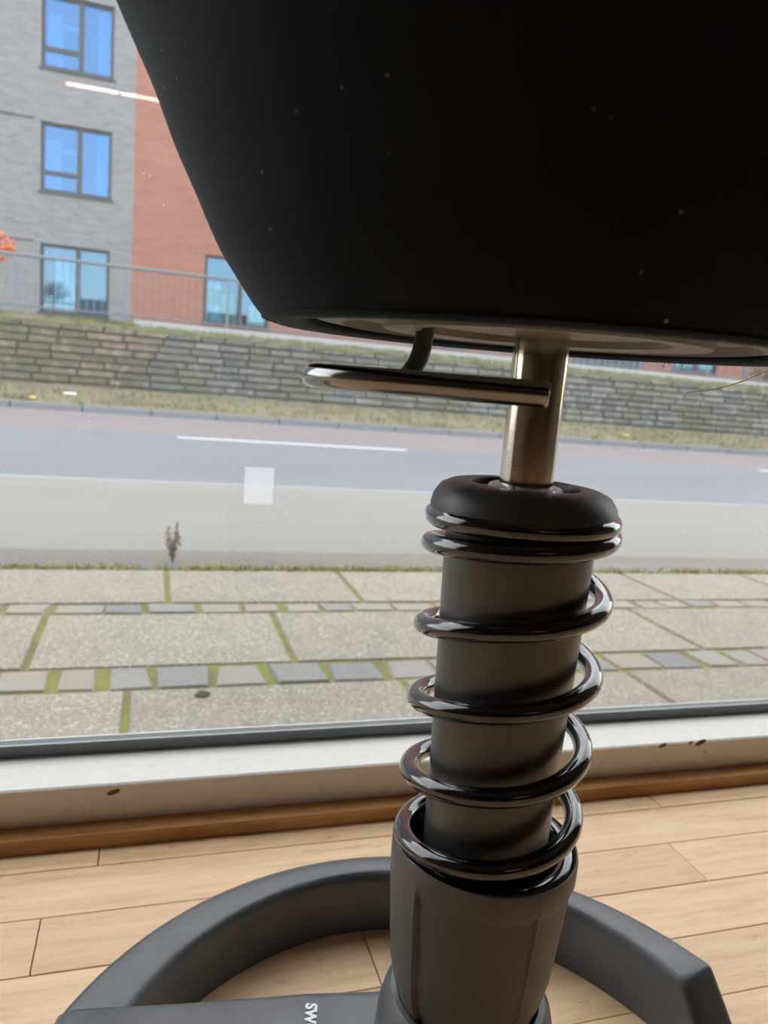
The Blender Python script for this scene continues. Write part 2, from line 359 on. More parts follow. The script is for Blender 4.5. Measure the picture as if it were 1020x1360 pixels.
# chipped paint on the sill's front edge
for cx, cz, w in ((-.024, .0415, .0065), (.60, .0475, .006), (.655, .0478, .008), (.665, .035, .002), (.64, .0482, .004)):
    bm = bmesh.new(); n = 7; vs = [bm.verts.new((cx + w * math.cos(2 * math.pi * k / n) * (.8 + .4 * rnd.random()), SILL_Y - .0002, cz + w * .42 * math.sin(2 * math.pi * k / n) + .3 * w * math.cos(2 * math.pi * k / n))) for k in range(n)]
    f = bm.faces.new(vs); e = bmesh.ops.extrude_face_region(bm, geom=[f]); bmesh.ops.translate(bm, verts=[g for g in e['geom'] if isinstance(g, bmesh.types.BMVert)], vec=(0, .001, 0))
    finish(bm, 'paint_chip', 'chip', sill)
# shop window
WX0, WX1, WZ1 = -2.9, 3.9, 2.7
win = struct(box('window_1', (WX0, .765, SILL_Z - .03), (WX1, .81, SILL_Z), 'sill'))
for (a, b) in (((WX0, .765, SILL_Z), (WX0 + .05, .81, WZ1)), ((WX1 - .05, .765, SILL_Z), (WX1, .81, WZ1)), ((WX0, .765, WZ1), (WX1, .81, WZ1 + .06))): box('frame', a, b, 'sill', win)
box('glass_pane', (WX0 + .05, .7655, SILL_Z), (WX1 - .05, .7695, WZ1), 'glass', win)
box('glass_pane', (WX0 + .05, .7835, SILL_Z), (WX1 - .05, .7875, WZ1), 'glass', win)
sp_ = box('spacer_bar', (WX0 + .05, .7697, SILL_Z), (WX1 - .05, .7833, SILL_Z + .0125), 'gasket', win)
box('spacer_edge', (WX0 + .05, .7695, SILL_Z + .0125), (WX1 - .05, .7712, SILL_Z + .0134), 'alu', win)
patch = box('pale_patch', (.0918, .7645, .3168), (.1215, .7654, .3548), 'patch'); tag(patch, 'small pale translucent square on the window glass', 'patch')  # thin pale see-through square on the room side of the pane
# walls
def wall(name, boxes, mat):
    bm = bmesh.new()
    for a, b in boxes: addbox(bm, a, b)
    return struct(finish(bm, name, mat))
wall('wall_front', [((RX0 - .2, .766, GY - .3), (RX1 + .2, .81, SILL_Z - .03)), ((RX0 - .2, .766, SILL_Z - .03), (WX0, 1.02, RZ + .3)), ((WX1, .766, SILL_Z - .03), (RX1 + .2, 1.02, RZ + .3)), ((WX0, .766, WZ1 + .06), (WX1, 1.02, RZ + .3))], 'wallpaint')
wall('wall_left', [((RX0 - .2, RY0 - .2, -.12), (RX0, .766, RZ))], 'wallpaint')
wall('wall_right', [((RX1, RY0 - .2, -.12), (RX1 + .2, .766, RZ))], 'wallpaint')
wall('wall_back', [((RX0, RY0 - .2, -.12), (RX1, RY0, RZ))], 'wallpaint')
wall('ceiling', [((RX0 - .2, RY0 - .2, RZ), (RX1 + .2, .766, RZ + .3))], 'ceil')
# tube lamp hanging at the back of the room, seen mirrored in the glass
em = Mat('lit_tube'); em.set(Base_Color=WHITE, Emission_Color=lin(255, 205, 180), Emission_Strength=12.)
MT['lit'] = em.m
lamp = empty('tube_lamp', (-.75, -5.6, 2.62)); tag(lamp, 'slim lit tube lamp hanging at the back, mirrored in the window glass', 'lamp')
box('housing', (-.75, -5.63, 2.64), (1.05, -5.57, 2.68), 'rail', lamp, .004)
for x0, x1 in ((-.74, -.345), (-.32, .30), (.325, 1.04)): tube('tube', [(x0, -5.6, 2.622), (x1, -5.6, 2.622)], .009, 'lit', lamp)
for x in (-.5, .8): tube('hanger', [(x, -5.6, 2.68), (x, -5.6, RZ)], .004, 'rail', lamp, 8)
adopt(lamp)

# ------------------------------------------------------------------ the stool
AX, AY = .168, .315                       # column axis
AZC = math.atan2(-AY, -AX)                # direction from the column to the viewer side
stool = empty('spring_stool', (AX, AY, 0)); tag(stool, 'black stool with coil spring column, padded seat and open ring base by the window', 'stool')
# base ring (open on the right, its end slopes down to the floor)
RC = (.169, .309); RI, RO, RH = .2215, .2485, .052
def ring_section(deg):
    h = RH if deg >= 18.8 else max(.006, RH - (18.8 - deg) * .0058)
    ri = RI - max(0, min(1, (deg - 95) / 50)) * .012 - max(0, min(1, (46 - deg) / 26)) * .010
    b = min(.006, h * .4); s = []
    pts = [(ri, 0), (ri + .0002, h - b * 1.5)]
    for k in range(1, 5): a = math.pi / 2 * k / 4; pts.append((ri + b * (1 - math.cos(a)), h - b * 1.5 + b * 1.5 * math.sin(a)))
    for k in range(0, 5): a = math.pi / 2 * k / 4; pts.append((RO - b + b * math.sin(a), h - b + b * math.cos(a)))
    pts.append((RO + .001, 0)); return pts
bm = bmesh.new(); rows = []
degs = [10.6, 11.3, 12.8, 14.8, 16.8, 18, 18.6, 19.1, 20.3] + list(range(24, 200, 3))
for d in degs:
    t = math.radians(d); rows.append([bm.verts.new((RC[0] + r * math.cos(t), RC[1] + r * math.sin(t), z)) for r, z in ring_section(d)])
for a, b in zip(rows, rows[1:]):
    n = len(a)
    for i in range(n): bm.faces.new((a[i], a[(i + 1) % n], b[(i + 1) % n], b[i]))
bm.faces.new(rows[0]); bm.faces.new(rows[-1])
sharp(finish(bm, 'base_ring', 'base', stool, True), 40)
# arm from the ring to the column
ax = Vector((math.cos(math.radians(163)), math.sin(math.radians(163)))); nr = Vector((-ax.y, ax.x))
back = [(-.0446, .432), (-.036, .4335), (.0236, .4247), (.1035, .4165), (.150, .4085)]
loc = [((x - AX) * ax.x + (y - AY) * ax.y, abs((x - AX) * nr.x + (y - AY) * nr.y)) for x, y in back]
u_end, hw_end = loc[-1]
outl = [(u, -h) for u, h in loc]
R_end = math.hypot(u_end, hw_end); a0 = math.atan2(-hw_end, u_end)
if a0 > 0: a0 -= 2 * math.pi
for k in range(1, 24):
    a = a0 - (2 * math.pi + 2 * a0 if False else (2 * math.pi - 2 * abs(a0))) * k / 24
    outl.append(((R_end - .012 * math.sin(math.pi * k / 24)) * math.cos(a), (R_end - .012 * math.sin(math.pi * k / 24)) * math.sin(a)))
outl += [(u, h) for u, h in reversed(loc)]
def arm_pt(u, v, z): return (AX + ax.x * u + nr.x * (v), AY + ax.y * u + nr.y * (v), z)
flip = -1 if ((Vector(back[0]) - Vector((AX, AY))).dot(nr) > 0) else 1
bm = bmesh.new()
def armz(u): return .0585 + .004 * (1 - max(0, min(1, u / .24)))
lay = []
for inset, dz in ((0, None), (0, -.008), (.0016, -.0035), (.005, -.0008), (.010, 0)):
    ring = []
    cu = sum(p[0] for p in outl) / len(outl)
    for u, v in outl:
        k = 1 - inset / max(.05, math.hypot(u - cu, v)); uu = cu + (u - cu) * k; vv = v * k
        ring.append(bm.verts.new(arm_pt(uu, vv * flip * -1, 0.004 if dz is None else armz(uu) + dz)))
    lay.append(ring)
for a, b in zip(lay, lay[1:]):
    for i in range(len(a)): bm.faces.new((a[i], a[(i + 1) % len(a)], b[(i + 1) % len(a)], b[i]))
bm.faces.new(lay[0])
top = bm.faces.new(lay[-1]); bmesh.ops.triangulate(bm, faces=[top])
arm = sharp(finish(bm, 'base_arm', 'base', stool, True), 40)
cu_ = bpy.data.curves.new('lettering', 'FONT'); cu_.body = 'SWO'; cu_.size = .0098; cu_.extrude = .0002; cu_.offset = .0004; cu_.space_character = 1.05
to = bpy.data.objects.new('tmp_text', cu_); COL.objects.link(to)
dg = bpy.context.evaluated_depsgraph_get(); me = bpy.data.meshes.new_from_object(to.evaluated_get(dg)); bpy.data.objects.remove(to)
let = link('lettering', me, 'print', arm); let['label'] = 'white printed letters SWO'
rd = Vector((-.26, -.966, 0)).normalized(); upv = Vector((-rd.y, rd.x, 0))
LM = Matrix((rd, upv, Vector((0, 0, 1)))).transposed().to_4x4(); LM.translation = Vector((.1041, .4034, armz(.09) + .0004))
# bell on the arm and zinc tube in it
z0 = .05
lathe('base_bell', [(.060, z0), (.058, .068), (.051, .080), (.0478, .095), (.0470, .112), (.0462, .125), (.044, .134), (.0405, .1395), (.0375, .140), (.0355, .137), (.0345, .120), (.0345, .09)], 'base', stool, c=(AX, AY))
lathe('lower_tube', [(.0, .07), (.0341, .07), (.0341, .1365), (.0, .1365)], 'zinc', stool, c=(AX, AY))
# lower cup with three recessed panels
def cup_r(r, z, t):
    if z > .2165 or z < .118 or r < .03 or (r in (.0400, .0447, .0440) and z > .186): return r
    d = ((t - AZC) * 180 / math.pi + 180) % 360 - 180           # degrees from the front, left negative
    rib = min(max(0, min(1, (-37 - d) / 2.)), max(0, min(1, (d + 86) / 2.)))
    fade = max(0, min(1, (.2162 - z) / .004)) * max(0, min(1, (z - .118) / .012))
    bead = sum(math.exp(-((d - q) / 1.1) ** 2) for q in (-38., 38., 110., -150.))
    return r + fade * (.0013 * bead - .0018 * (1 - rib))
cp = [(0, .116), (.02, .117), (.0275, .1195), (.0318, .1245), (.0338, .131), (.0366, .139), (.0401, .1485), (.0425, .160), (.0437, .172), (.0443, .181), (.0450, .189), (.0456, .196), (.0461, .203), (.0465, .2090), (.0466, .2122), (.0467, .2140), (.0467, .2163), (.0468, .225), (.0464, .2272), (.0457, .2275), (.0451, .2265), (.0447, .223), (.0447, .2168), (.0440, .2160), (.0400, .2155), (.0400, .190), (.034, .186), (0, .186)]
lathe('spring_cup', cp, 'plastic', stool, n=360, c=(AX, AY), rf=cup_r, ang=45)
# sleeve
lathe('inner_sleeve', [(0, .19), (.0305, .19), (.0318, .274), (.0334, .32), (.0350, .372), (.0352, .398), (0, .398)], 'sleeve', stool, c=(AX, AY))
# coil spring: heights at left / front / right / back of each turn, bottom to top
zl = [(.2205, .2225, .2235), (.2275, .2365, .2475), (.2612, .2722, .2835), (.2985, .3119, .3215), (.3362, .3491, .3578), (.3768, .3838, .3885), (.3905, .3935, .3945)]
ctrl = []
for k, (a, b, c_) in enumerate(zl):
    nxt = zl[k + 1][0] if k + 1 < len(zl) else c_ + .0005
    ctrl += [a, b, c_, (c_ + nxt) / 2 + (.0005)]
ctrl = ctrl[:-1]
left_a = AZC - math.pi / 2
pts = []
cc_ = catmull([(i, 0, z) for i, z in enumerate(ctrl)], 16)
for p in cc_:
    a = left_a + p.x * math.pi / 2; rr = .0418 - (.0012 if p.x < 3 else 0) - (.0008 if p.x > 24 else 0)
    pts.append((AX + rr * math.cos(a), AY + rr * math.sin(a), p.z))
tube('coil_spring', pts, .0046, 'enamel', stool, 20)
# rubber cap
lathe('spring_cap', [(.030, .390), (.0425, .390), (.0435, .3935), (.0436, .397), (.0425, .4015), (.0395, .4060), (.035, .4080), (.030, .4087), (.0262, .4088), (.0253, .4083), (.0250, .4065), (.0250, .4055), (.0, .4055)], 'rubber', stool, c=(AX, AY))
lathe('retaining_ring', [(.012, .4050), (.0172, .4050), (.0176, .4066), (.0168, .4080), (.0150, .4086), (.012, .4086)], 'foil', stool, c=(AX, AY))
lathe('lift_tube', [(0, .4034), (.0126, .4034), (.0126, .486), (0, .486)], 'steel', stool, c=(AX, AY), n=64)
# seat, slightly tilted
seat_prof = [(.1085, .4840), (.1085, .4765), (.1105, .4738), (.116, .4724), (.1215, .4726), (.1262, .4752), (.1305, .4800), (.1357, .4872), (.1448, .5005), (.1538, .5185), (.1635, .5377), (.1722, .558), (.1804, .5743), (.189, .592), (.196, .612), (.198, .630), (.192, .645), (.175, .653), (.12, .656), (0, .657)]
def smooth_prof(p, k=5):
    return [(q.x, q.z) for q in catmull([(r, 0, z) for r, z in p], k)]
seat = lathe('seat_cushion', [(r, z - .474) for r, z in smooth_prof(seat_prof)], 'fabric', stool, n=128, ang=60)
plate_prof = [(0, .4795), (.03, .4795), (.042, .4785), (.055, .4785), (.056, .4752), (.072, .4745), (.0732, .4790), (.090, .4790), (.0912, .4747), (.1035, .4765), (.1068, .4815), (.1068, .488), (0, .488)]
plate = lathe('underside_shell', [(r, z - .474) for r, z in plate_prof], 'shell', seat, ang=30)
seam = []
for k in range(97):
    t = 2 * math.pi * k / 96; seam.append((.1253 * math.cos(t), .1253 * math.sin(t), .4742 - .474))
tube('seam', seam, .0007, 'fabric', seat, 6)
# lever: one bent rod
z1 = .4505
path = [(.1302, .2365, z1), (.115, .2432, z1), (.1004, .2508, z1), (.086, .2598, z1), (.0728, .2712, z1), (.0645, .2830, z1), (.0608, .2960, z1), (.0630, .3090, z1), (.0715, .3200, z1), (.086, .3300, z1), (.1020, .3370, z1 + .0002), (.1135, .3420, z1 + .003), (.1195, .3450, z1 + .0105), (.1222, .3465, z1 + .020), (.1232, .3470, z1 + .038)]
lp = catmull(path[:11], 8)
d0 = (Vector(path[0]) - Vector(path[1])).normalized()
lp = [Vector(path[0]) + d0 * .0006] + lp
tube('height_lever', lp, [.0040] + [.0047] * (len(lp) - 1), 'chrome', stool, 28)
tube('lever_stem', catmull(path[10:], 8), .0045, 'rubber', stool, 24)
for k in range(7):   # frayed threads at the far rim
    bx_, by_ = .2755 + .0022 * k, .3755 - .0018 * k
    tube('frayed_thread', [(bx_, by_, .4765), (bx_ + rnd.uniform(-.002, .003), by_, .4745), (bx_ + rnd.uniform(-.003, .006), by_, .4735 - rnd.uniform(0, .0025))], .00018, 'hair' if k % 3 == 0 else 'fabric', stool, 5)
adopt(stool)
bpy.context.view_layer.update()
let.matrix_parent_inverse = Matrix.Identity(4); let.matrix_basis = LM
seat.matrix_basis = Matrix.Translation((AX, AY, .474)) @ Matrix.Rotation(math.radians(.9), 4, Vector((AY, -AX, 0)).normalized())

# pale hair hanging from the seat edge
hp = catmull([(.2830, .2830, .4755), (.2739, .2915, .4701), (.2662, .2985, .4644), (.2568, .3067, .4595), (.2478, .3140, .4573)], 8)
tag(tube('hair', hp, .0003, 'hair', None, 6), 'long pale hair hanging from the right edge of the stool seat', 'hair')

# ------------------------------------------------------------------ outside: pavement
pav = struct(box('pavement', (-6, .81, GY - .25), (12, 3.03, GY - .0055), 'moss'))
def piece(name, x0, x1, y0, y1, parent, mat, h=.012, bev=.004, jit=.0):
    bm = bmesh.new(); zj = rnd.uniform(-.0012, .0018)
    addbox(bm, (x0, y0, GY - .05), (x1, y1, GY + zj), 0)
    if jit:
        for v in bm.verts: v.co.x += rnd.uniform(-jit, jit) * 1.2; v.co.y += rnd.uniform(-jit, jit) * .7; v.co.z += rnd.uniform(-.001, .001)
    es = [e for e in bm.edges if all(v.co.z > GY - .03 for v in e.verts)]
    bmesh.ops.bevel(bm, geom=es, offset=bev, segments=2, affect='EDGES'); return finish(bm, name, mat, parent)
J = .014
for (y0, y1, off, w) in ((.85, 1.848, -.042, .715), (2.012, 2.452, .404, .703), (2.575, 3.0, .068, .692)):
    x = off - w * 4
    while x < 8: piece('paving_slab', x + J, x + w - J * .3, y0, y1, pav, 'slab', bev=.003); x += w
for (y0, y1, s) in ((1.860, 2.000, .4), (2.464, 2.566, .7)):
    x = -2.2
    while x < 7:
        w = rnd.uniform(.095, .15); piece('granite_sett', x, x + w, y0 + rnd.uniform(0, .012), y1 - rnd.uniform(0, .012), pav, 'sett', bev=.0035, jit=.009); x += w + rnd.uniform(.012, .03)
# kerb between pavement and road
kerb = struct(box('pavement_kerb', (-6, 3.03, GY - .2), (12, 3.04, GY - .04), 'moss'))
x = -5.9
while x < 11: 
    l = rnd.uniform(.9, 1.2); o = box('kerb_stone', (x, 3.04, GY - .2), (x + l - .012, 3.14, GY - .004), 'granite', kerb, .008); x += l
road = struct(box('road', (-40, 3.14, GY - .3), (60, 5.5, GY - .02), 'asph_light'))
box('dark_lane', (-40, 5.5, GY - .3), (60, 9.35, GY - .0205), 'asph', road)
box('far_lane', (-40, 9.35, GY - .3), (60, 12.35, GY - .0205), 'asph_red', road)
box('gutter_grit', (-40, 3.14, GY - .021), (60, 3.42, GY - .0195), 'dirt', road)
box('lane_edge', (-40, 5.47, GY - .021), (60, 5.54, GY - .0193), 'coping', road)
for x0, x1 in ((-8., -5.1), (.29, 3.08), (8.65, 11.5), (14.5, 17.4)): box('lane_mark', (x0, 8.95, GY - .021), (x1, 9.12, GY - .0185), 'paint', road)
# grass and moss in the kerb joint
def blades(name, mat, parent, spots, hmin, hmax, wd):
    bm = bmesh.new()
    for x, y, z in spots:
        h = rnd.uniform(hmin, hmax); a = rnd.uniform(0, 6.28); l = rnd.uniform(-.6, .6) * h; m_ = rnd.uniform(-.6, .6) * h
        w = wd * rnd.uniform(.6, 1.3); dx, dy = w * math.cos(a), w * math.sin(a)
        v = [bm.verts.new(p) for p in ((x - dx, y - dy, z), (x + dx, y + dy, z), (x + dx * .6 + l * .4, y + dy * .6 + m_ * .4, z + h * .6), (x - dx * .6 + l * .4, y - dy * .6 + m_ * .4, z + h * .6), (x + l, y + m_, z + h))]
        bm.faces.new(v[:4]); bm.faces.new((v[3], v[2], v[4]))
    me = bpy.data.meshes.new(name); bm.to_mesh(me); bm.free(); o = link(name, me, mat, parent); o['kind'] = 'stuff'; return o
sp = []
for i in range(330):
    cx = rnd.uniform(-1.6, 6); 
    for j in range(rnd.randint(6, 26)): sp.append((cx + rnd.gauss(0, .06), 3.025 + rnd.gauss(0, .016), GY - .012))
o = blades('kerb_grass', 'straw', None, sp, .012, .04, .006); tag(o, 'yellow green grass and moss along the near kerb joint', 'grass', kind='stuff')
# dry weed
weed = empty('dry_weed', (.10, 3.17, GY - .02)); tag(weed, 'small dry brown weed growing at the near kerb', 'weed')
for k in range(9):
    a = rnd.uniform(0, 6.28); h = rnd.uniform(.06, .15); tx, ty = .10 + .03 * math.cos(a), 3.17 + .02 * math.sin(a)
    tube('stem', [(.10, 3.17, GY - .02), ((.10 + tx) / 2, 3.17, GY + h * .5), (tx, ty, GY + h)], [.002, .0016, .0008], 'brownleaf', weed, 5)
    bm = bmesh.new()
    for q in range(16):
        t = rnd.uniform(.25, 1); p = Vector((.10 + (tx - .10) * t, 3.17 + (ty - 3.17) * t, GY - .02 + (h + .02) * t)); d = Vector((rnd.gauss(0, 1), rnd.gauss(0, 1), rnd.gauss(.3, 1))).normalized() * .024; s = d.cross(Vector((0, 0, 1))).normalized() * .006
        bm.faces.new([bm.verts.new(p), bm.verts.new(p + d * .5 + s), bm.verts.new(p + d), bm.verts.new(p + d * .5 - s)])
    o = finish(bm, 'leaves', 'brownleaf', weed); o['kind'] = 'stuff'
adopt(weed)
bm = bmesh.new(); bmesh.ops.create_icosphere(bm, subdivisions=2, radius=1)
for v in bm.verts: v.co = Vector((v.co.x * .015 * (1 + .7 * rnd.random()), v.co.y * .012 * (1 + .7 * rnd.random()), max(0, v.co.z) * .011 * (.6 + .8 * rnd.random())))
tag(finish(bm, 'dirt_lump', 'dropping', None, True, (.139, 1.80, GY + .0005)), 'small dark lump lying on the nearest paving slab', 'dirt')

# far side: kerb, verge, wall
fk = struct(box('far_kerb', (-40, 12.55, GY - .3), (60, 12.6, GY + .03), 'granite'))
x = -6.
while x < 22:
    box('kerb_stone', (x, 12.35, GY - .2), (x + .985, 12.55, GY + .075 + rnd.uniform(-.006, .006)), 'granite', fk, .012); x += 1.0
bm = bmesh.new(); nx, ny = 140, 6; g = []
for j in range(ny + 1):
    g.append([bm.verts.new((-14 + 46 * i / nx, 12.55 + 1.5 * j / ny, GY + .06 + (.25) * (j / ny) + rnd.uniform(-.012, .012))) for i in range(nx + 1)])
for j in range(ny):
    for i in range(nx): bm.faces.new((g[j][i], g[j][i + 1], g[j + 1][i + 1], g[j + 1][i]))
verge = struct(finish(bm, 'verge', 'verge', None, True))
sp = []
for cx, n, s in ((-2.1, 70, .12), (-1.85, 40, .1), (-.35, 50, .2), (.3, 50, .2), (.9, 30, .15), (4.6, 60, .25), (5.3, 40, .3), (8, 60, .6), (10.5, 60, .6)):
    for j in range(n): sp.append((cx + rnd.gauss(0, s), 12.72 + abs(rnd.gauss(0, .12)), GY + .07))
for j in range(2200): 
    yy = rnd.uniform(12.6, 13.85); sp.append((rnd.uniform(-3, 14), yy, GY + .05 + .25 * (yy - 12.55) / 1.5))
tag(blades('verge_grass', 'grass', None, sp, .03, .13, .012), 'sparse green and straw coloured grass on the verge below the stone wall', 'grass', kind='stuff')
bm = bmesh.new(); addbox(bm, (-.09, -.05, 0), (.10, .06, .03), .008); tag(finish(bm, 'litter', 'litter', None, False, (-1.28, 13.3, GY + .185)), 'crumpled white litter lying on the verge', 'litter')
for x, y, lb in ((-1.75, 12.75, 'yellow fallen leaf on the verge just left of the white litter'), (6.9, 12.9, 'yellow fallen leaf on the verge just right of the steel tube'), (9.0, 13.0, 'yellow fallen leaf on the verge furthest to the right')):
    bm = bmesh.new(); addbox(bm, (-.05, -.04, 0), (.05, .04, .03), .01); tag(finish(bm, 'fallen_leaf', 'yellow_item', None, False, (x, y, GY + .08 + .17 * (y - 12.55))), lb, 'leaf', 'fallen leaves on the verge')
# retaining wall of stone blocks
wallr = empty('retaining_wall', (5, 14.2, GY)); tag(wallr, 'mossy retaining wall of stone blocks across the road', 'wall')
WT = 1.0
box('wall_core', (-12, 14.05, GY - .2), (32, 14.5, WT - .04), 'mortar', wallr)
rest = bmesh.new(); nblk = 0; ncour = 9; ch = (WT + .13) / ncour
blk = []
for cidx in range(ncour):
    x = -3.2 + rnd.uniform(0, .3)
    while x < 13.6:
        w = rnd.uniform(.36, .72); blk.append((x, x + w, -.13 + cidx * ch)); x += w
def stone_box(bm, a, b, z):
    addbox(bm, (a + .012, 14.0 - rnd.uniform(0, .035), z + .01), (b - .012, 14.1, z + ch - .01 - rnd.uniform(0, .012)))
    
blk.sort(key=lambda q: (q[0] > 2.9 and q[0] < 5.0, rnd.random()))
for i, (a, b, z) in enumerate(blk):
    old = a < -.25
    if i < 296:
        bm = bmesh.new(); stone_box(bm, a, b, z); bmesh.ops.bevel(bm, geom=list(bm.edges), offset=.012, segments=1, affect='EDGES'); finish(bm, 'stone_block', 'stone_old' if old else 'stone', wallr)
    else: stone_box(rest, a, b, z)
for cidx in range(ncour):
    for (xa, xb) in ((-12, -3.2), (14, 32)):
        x = xa
        while x < xb: w = rnd.uniform(.36, .72); stone_box(rest, x, x + w, -.13 + cidx * ch); x += w
o = finish(rest, 'more_stone_blocks', 'stone', wallr); o['kind'] = 'stuff'
# mossy top, concrete edge on the right part
bm = bmesh.new(); nx = 260; g = []
for j, (y, z) in enumerate(((13.985, -.05), (13.97, .01), (14.04, .055), (14.2, .075), (14.6, .07))):
    g.append([bm.verts.new((-12 + 44 * i / nx, y + rnd.uniform(-.02, .02), WT + z + rnd.uniform(-.03, .03))) for i in range(nx + 1)])
for a, b in zip(g, g[1:]):
    for i in range(nx): bm.faces.new((a[i], a[i + 1], b[i + 1], b[i]))
finish(bm, 'moss_cap', 'mosstop', wallr, True)
adopt(wallr)
sp = [(rnd.uniform(-4, -.3), rnd.uniform(13.98, 14.3), WT + .05) for k in range(900)] + [(rnd.uniform(-.3, 14), rnd.uniform(13.96, 14.1), WT + .03) for k in range(900)]
tag(blades('wall_top_grass', 'grass', None, sp, .02, .09, .012), 'short grass along the top of the stone wall', 'grass', kind='stuff')
bank = struct(box('upper_ground', (-20, 14.45, .2), (40, 19.9, WT + .06), 'verge'))
cop = struct(box('trim_2', (-.35, 14.14, WT), (32, 14.42, WT + .16), 'coping'))
# railing
rail = empty('railing', (5, 14.3, WT)); tag(rail, 'galvanised railing with thin upright bars on top of the stone wall', 'railing')
tube('top_rail', [(-12, 14.28, 2.03), (32, 14.28, 2.03)], .028, 'rail', rail, 10); tube('bottom_rail', [(-12, 14.28, 1.22), (32, 14.28, 1.22)], .014, 'rail', rail, 8)
bm = bmesh.new(); addbox(bm, (-.006, -.006, 0), (.006, .006, .82)); bar = bpy.data.meshes.new('baluster'); bm.to_mesh(bar); bm.free(); bar.materials.append(MT['rail'])
bm = bmesh.new(); addbox(bm, (-.02, -.02, 0), (.02, .02, 1.0)); post = bpy.data.meshes.new('post'); bm.to_mesh(post); bm.free(); post.materials.append(MT['rail'])
x = -4.
k = 0
while x < 16.5:
    if k % 14 == 0: o = link('post', post, None, rail); o.location = (x, 14.28, 1.03)
    else: o = link('baluster', bar, None, rail); o.location = (x, 14.28, 1.21)
    x += .125; k += 1
adopt(rail)

# ------------------------------------------------------------------ building across the road
bld = empty('apartment_building', (4, 20, WT)); tag(bld, 'apartment building of grey and red brick with dark framed windows across the road', 'building')
FY, TH, Z0, Z1 = 20.0, .35, .8, 12.5
wins = []   # x0,x1,z0,z1,kind
for z0, z1 in ((6.79, 8.32), (4.15, 5.65), (1.42, 2.99)): wins.append((-2.6, -1.07, z0, z1, 'g' if z1 < 3.2 else 'u'))
for z0, z1 in ((6.79, 8.32), (4.15, 5.65), (9.45, 10.97)): wins.append((-6.6, -5.07, z0, z1, 'u'))
wins.append((-2.6, -1.07, 9.45, 10.97, 'u'))
for x0 in (1.15, 6.64, 12.1, 15.2):
    wins.append((x0, x0 + 1.64, 1.56, 3.2, 'r'))
    for z0, z1 in ((4.15, 5.65), (6.79, 8.32)): wins.append((x0, x0 + 1.6, z0, z1, 'u'))
def facade(name, xa, xb, mat):
    ws = [w for w in wins if w[0] > xa and w[1] < xb]
    xs = sorted({xa, xb} | {w[0] for w in ws} | {w[1] for w in ws}); zs = sorted({Z0, Z1} | {w[2] for w in ws} | {w[3] for w in ws})
    bm = bmesh.new()
    for i in range(len(xs) - 1):
        for j in range(len(zs) - 1):
            cx, cz = (xs[i] + xs[i + 1]) / 2, (zs[j] + zs[j + 1]) / 2
            if any(w[0] < cx < w[1] and w[2] < cz < w[3] for w in ws): continue
            addbox(bm, (xs[i], FY, zs[j]), (xs[i + 1], FY + TH, zs[j + 1]))
    return finish(bm, name, mat, bld)
facade('grey_brick_facade', -14, -.57, 'brick_grey')
facade('red_brick_facade', -.57, 34, 'brick_red')
box('grey_course', (-14, FY - .012, 5.66), (-2.75, FY, 5.70), 'wframe', bld); box('grey_course', (-14, FY - .012, 2.99), (-2.75, FY, 3.03), 'wframe', bld)
box('back_wall', (-14, 22.6, Z0), (34, 22.8, Z1), 'inside', bld); box('roof', (-14, FY, Z1), (34, 22.8, Z1 + .3), 'coping', bld)
for z in (3.5, 6.2, 8.85): box('storey_slab', (-14, FY + TH, z), (34, 22.6, z + .25), 'inside_pale', bld)
